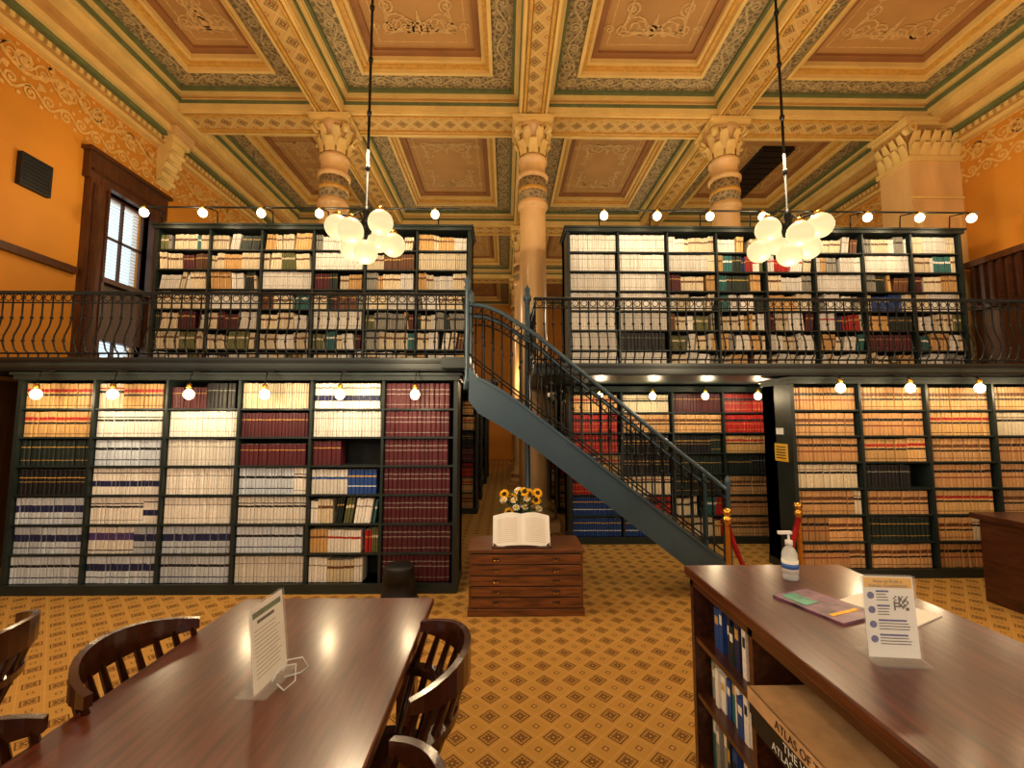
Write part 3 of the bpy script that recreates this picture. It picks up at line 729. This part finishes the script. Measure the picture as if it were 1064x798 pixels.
# ---------------------------------------------------------------- service counter
CX0,CX1,CY0,CY1,CZ=.87,1.58,.2,2.14,.92
e=empty('library_counter',((CX0+CX1)/2,(CY0+CY1)/2,0)); off=(-(CX0+CX1)/2,-(CY0+CY1)/2,0)
t=MB(); t.box(CX0-.02,CX1+.02,CY0-.02,CY1+.02,CZ-.04,CZ,'counter_wood'); t.obj('top',e,off,bevel=.006)
t=MB(); c='dark_wood'
t.box(CX0,CX1,CY1-.03,CY1,0,CZ-.04,c); t.box(CX0,CX1,CY0,CY0+.03,0,CZ-.04,c); t.box(CX0+.36,CX1,CY0,CY1,0,CZ-.04,c)
t.box(CX0+.005,CX0+.36,CY0,CY1,0,.08,c); t.box(CX0,CX0+.36,CY0,CY1,CZ-.08,CZ-.04,c)
for z in (.38,.56): t.box(CX0+.005,CX0+.36,CY0+.03,1.63 if z>.5 else CY1-.03,z-.022,z,c)
t.box(CX0+.005,CX0+.36,1.63,CY1-.03,.60,.622,c)
for y in (1.63,.95): t.box(CX0,CX0+.36,y-.014,y+.014,.08,CZ-.04,c)
t.obj('body',e,off)
def sidebooks(mb,y0,y1,z,hmax,cols,x=CX0+.04):
    y=y1-.004
    while y>y0+.03:
        t_=R.uniform(.022,.05); h=R.uniform(hmax*.7,hmax); cc=R.choice(cols)
        xx=x+R.uniform(0,.03)
        mb.box(xx,xx+.2,y-t_+.002,y,z,z+h,'book_cloth',cc); mb.box(xx-.001,xx,y-t_*.8,y-t_*.2,z+h*.6,z+h*.8,'book_cloth',R.choice((GLD,WHT,BLK)))
        y-=t_
bk=MB(); sidebooks(bk,1.66,2.02,.622,.2,[GRY,DGR,BRN,NAV,BLU,WHT,RED]); sidebooks(bk,1.66,2.09,.38,.19,[WHT,BLU,DGR,TEA,GRY,BLU]); sidebooks(bk,1.66,2.09,.08,.27,[TEA,BLU,GRY,OLV,DGR])
sidebooks(bk,.98,1.6,.08,.27,[BLK,NAV,C(40,40,44)]); 
bk.obj('shelved_books',e,off)
at_=MB()
for k,(x,w,y0,y1,h,cv) in enumerate(((CX0-.02,.32,1.0,1.6,.055,'black_plastic'),(CX0-.035,.33,1.03,1.58,.05,'black_plastic'),(CX0-.05,.36,1.0,1.56,.045,'tan_leather'))):
    z=.56+[0,.057,.109][k]
    at_.box(x,x+w,y0,y1,z,z+.006,cv); at_.box(x,x+w,y0,y1,z+h-.006,z+h,cv); at_.box(x+.006,x+w-.01,y0+.008,y1-.008,z+.006,z+h-.006,'page_edge'); at_.box(x-.004,x+.003,y0,y1,z,z+h,cv)
at_.obj('stacked_atlases',e,off)
for txt,z,sx,mt in (('ATLAS OF THE',.689,CX0-.0555,'seed_brown'),('THE WORLD',.632,CX0-.0405,'white_paper'),('ATLAS OF THE WORLD',.58,CX0-.0255,'white_paper')):
    cu=bpy.data.curves.new('spine_title','FONT'); cu.body=txt; cu.size=.036; cu.extrude=.0003; cu.align_x='CENTER'
    o=bpy.data.objects.new('spine_title',cu); bpy.context.collection.objects.link(o); cu.materials.append(MATS[mt])
    o.rotation_euler=(pi/2,0,-pi/2); o.parent=e; o.location=(sx+off[0],1.29+off[1],z-.009)
mb=MB(); x,y,z=1.235,1.96,CZ
mb.lathe([(.03,0),(.032,.01),(.031,.11),(.022,.13),(.012,.14),(.012,.15)],x,y,z,'clear_gel',18)
mb.lathe([(.0325,.03),(.0325,.085)],x,y,z,'white_paper',18); mb.lathe([(.033,.05),(.033,.07)],x,y,z,'blue_cap',18)
mb.lathe([(.015,.145),(.015,.165),(.005,.168),(.005,.195)],x,y,z,'white_paper',12); mb.box(x-.045,x+.012,y-.008,y+.008,z+.192,z+.204,'white_paper')
mb.obj('hand_sanitizer_bottle')
mb=MB(); mb.obox(1.175,1.68,CZ+.004,.095,.13,.004,.35,'mag_cover'); mb.obox(1.12,1.73,CZ+.0085,.035,.05,.0006,.35,'mag_green'); mb.obox(1.2,1.61,CZ+.0085,.07,.008,.0006,.35,'petal_yellow'); mb.obj('magazine')
mb=MB(); mb.obox(1.40,1.66,CZ+.002,.085,.12,.002,.45,'white_paper'); mb.obox(1.41,1.68,CZ+.0045,.05,.04,.0005,.45,'tan_leather'); mb.obj('paper_leaflet')

# ---------------------------------------------------------------- drawer cabinet + book + flowers
e=empty('map_drawer_cabinet',(.175,4.02,0)); t=MB(); w=.475; d=.22
t.box(-w,w,-d,d,.06,.51,'cabinet_wood'); t.box(-w-.015,w+.015,-d-.015,d+.015,.51,.535,'cabinet_wood'); t.box(-w-.01,w+.01,-d-.01,d+.01,0,.06,'cabinet_wood')
t.obj('carcass',e,bevel=.003)
t=MB()
for i in range(5):
    z=.072+i*.087; t.box(-w+.02,w-.02,-d-.014,-d,z,z+.077,'cabinet_wood'); t.box(-w+.02,w-.02,-d-.004,-d,z+.077,z+.087,'case_back')
    for x in (-.25,.25):
        t.box(x-.03,x+.03,-d-.018,-d-.012,z+.028,z+.052,'seed_brown'); t.tube([(x-.02,-d-.018,z+.035),(x-.015,-d-.03,z+.03),(x+.015,-d-.03,z+.03),(x+.02,-d-.018,z+.035)],.003,'brass',5)
t.obj('drawers',e,bevel=.002)
mb=MB(); cx,cy,z0=.14,3.86,.537
def pg(s,t,dz=0):
    x=cx+s*.245; hgt=.035*math.sin(min(1,abs(s)*1.3)*pi)*.8+.02*(1-abs(s))
    return (x,cy+t*.10-hgt*.6,z0+.015+t*.24+dz+hgt*.3+.015*math.sin(abs(s)*pi)*t-.014*abs(s))
N=16
for i in range(N):
    s0=-1+2*i/N;s1=-1+2*(i+1)/N
    mb.quad(pg(s0,0),pg(s1,0),pg(s1,1),pg(s0,1),'white_paper')
    a,b_=pg(s0,0),pg(s1,0); mb.quad((a[0],a[1]+.03,z0+.002),(b_[0],b_[1]+.03,z0+.002),b_,a,'page_edge')
    a,b_=pg(s0,1),pg(s1,1); mb.quad(a,b_,(b_[0],b_[1]+.04,b_[2]-.02),(a[0],a[1]+.04,a[2]-.02),'page_edge')
for sd in (-1,1):
    for j in range(13):
        t0=.12+j*.058
        for i in range(5):
            s0=sd*(.15+i*.14); s1=sd*(.15+(i+1)*.14)
            a=pg(s0,t0);b_=pg(s1,t0);c_=pg(s1,t0+.010);d_=pg(s0,t0+.010)
            mb.quad(*[(q[0],q[1]-.0015,q[2]+.001) for q in (a,b_,c_,d_)],'page_edge')
mb.box(cx-.25,cx+.25,cy-.04,cy+.13,z0,z0+.012,'dark_wood')
mb.quad((cx-.24,cy+.0,z0+.01),(cx+.24,cy+.0,z0+.01),(cx+.24,cy+.12,z0+.23),(cx-.24,cy+.12,z0+.23),'dark_wood')
mb.obj('open_book')
mb=MB(); fx,fy,fz=.14,4.13,.536
mb.box(fx-.055,fx+.055,fy-.055,fy+.055,fz,fz+.17,'petal_white'); mb.box(fx-.06,fx+.06,fy-.06,fy+.06,fz+.17,fz+.185,'petal_white')
RR=random.Random(3)
def flower(c,nrm,r,pm,cm_,np=14):
    n=Vector(nrm).normalized(); a=n.cross(Vector((0,0,1))); a=a.normalized() if a.length>.1 else Vector((1,0,0)); b_=n.cross(a); c=Vector(c)
    for k in range(np):
        q=2*pi*k/np; dr=a*math.cos(q)+b_*math.sin(q); tt=n.cross(dr)
        mb.quad(c+dr*r*.3,c+dr*r*.7+tt*r*.2+n*.006,c+dr*r-n*.004,c+dr*r*.7-tt*r*.2+n*.006,pm)
    mb.sphere(c.x,c.y,c.z,r*.38,cm_,10,6)
for k in range(19):
    a=RR.uniform(0,2*pi); rr=RR.uniform(.03,.17); px,py=fx+rr*math.cos(a)*1.15,fy+rr*math.sin(a)*.4; pz=fz+RR.uniform(.28,.48)-rr*.4
    mb.tube([(fx,fy,fz+.17),((fx+px)/2,(fy+py)/2,(fz+.2+pz)/2+.02),(px,py,pz)],.004,'green_leaf',5)
    if k%2: flower((px,py-.01,pz),(px-fx,-.5,.35),.05,'petal_yellow','seed_brown')
    else: flower((px,py-.01,pz),(px-fx,-.5,.5),.038,'petal_white','petal_yellow',10)
for k in range(130):
    a=RR.uniform(0,2*pi); rr=RR.uniform(.04,.19); p=Vector((fx+rr*math.cos(a),fy+rr*.4*math.sin(a),fz+RR.uniform(.22,.45)-rr*.2)); d_=Vector((math.cos(a),math.sin(a)*.5-.1,RR.uniform(-.2,.8))).normalized(); s_=d_.cross(Vector((0,0,1))).normalized()
    L=RR.uniform(.05,.09); mb.quad(p,p+d_*L*.5+s_*L*.22,p+d_*L,p+d_*L*.5-s_*L*.22,'green_leaf')
mb.obj('sunflower_vase')

mb=MB(); mb.lathe([(.175,.0),(.175,.05),(.16,.06),(.13,.19),(.135,.2),(.145,.2),(.125,.3),(.13,.33),(.12,.345),(.01,.345)],-.93,4.03,0,'black_plastic',24)
mb.lathe([(.18,.01),(.185,.025),(.18,.04)],-.93,4.03,0,'iron',24); mb.obj('step_stool')
e=empty('rope_barrier',(1.93,3.4,0)); mb=MB()
P=[(-.31,-.12),(.36,.1)]
for x,y in P: mb.lathe([(.16,0),(.16,.015),(.05,.04),(.018,.06),(.018,.86),(.03,.87),(.03,.9),(.018,.91),(.028,.93),(.03,.945),(.02,.965),(.003,.97)],x,y,0,'brass',18)
mb.obj('posts',e)
mb=MB(); pts=[]
for i in range(17):
    t=i/16; pts.append((P[0][0]+(P[1][0]-P[0][0])*t,P[0][1]+(P[1][1]-P[0][1])*t,.85-.5*(1-(2*t-1)**2)))
mb.tube(pts,.02,'velvet',8); mb.obj('rope',e)
e=empty('library_desk',(4.87,3.75,0)); t=MB()
t.box(-.6,.75,-.35,.35,.72,.77,'dark_wood'); t.box(-.56,.7,-.3,-.27,.08,.72,'dark_wood'); t.box(-.56,-.52,-.3,.3,0,.72,'dark_wood'); t.box(.66,.7,-.3,.3,0,.72,'dark_wood')
t.box(-.3,.55,-.305,-.3,.15,.65,'casing_wood'); t.obj('body',e,bevel=.004)

# ---------------------------------------------------------------- world, camera
w=bpy.data.worlds.new('sky'); bpy.context.scene.world=w; w.use_nodes=True
bg=w.node_tree.nodes['Background']; bg.inputs[0].default_value=(.80,.90,.96,1); bg.inputs[1].default_value=1.6
cam=bpy.data.cameras.new('camera'); cam.sensor_width=36; cam.lens=460/1064*36; cam.clip_start=.02; cam.clip_end=100
co=bpy.data.objects.new('camera',cam); bpy.context.collection.objects.link(co); co.location=(0,0,1.6)
co.rotation_euler=(math.radians(90+4.85),0,math.radians(-.87)); bpy.context.scene.camera=co
sc_=bpy.context.scene; sc_.view_settings.view_transform='Standard'; sc_.view_settings.look='None'; sc_.view_settings.exposure=.08; sc_.view_settings.gamma=.92
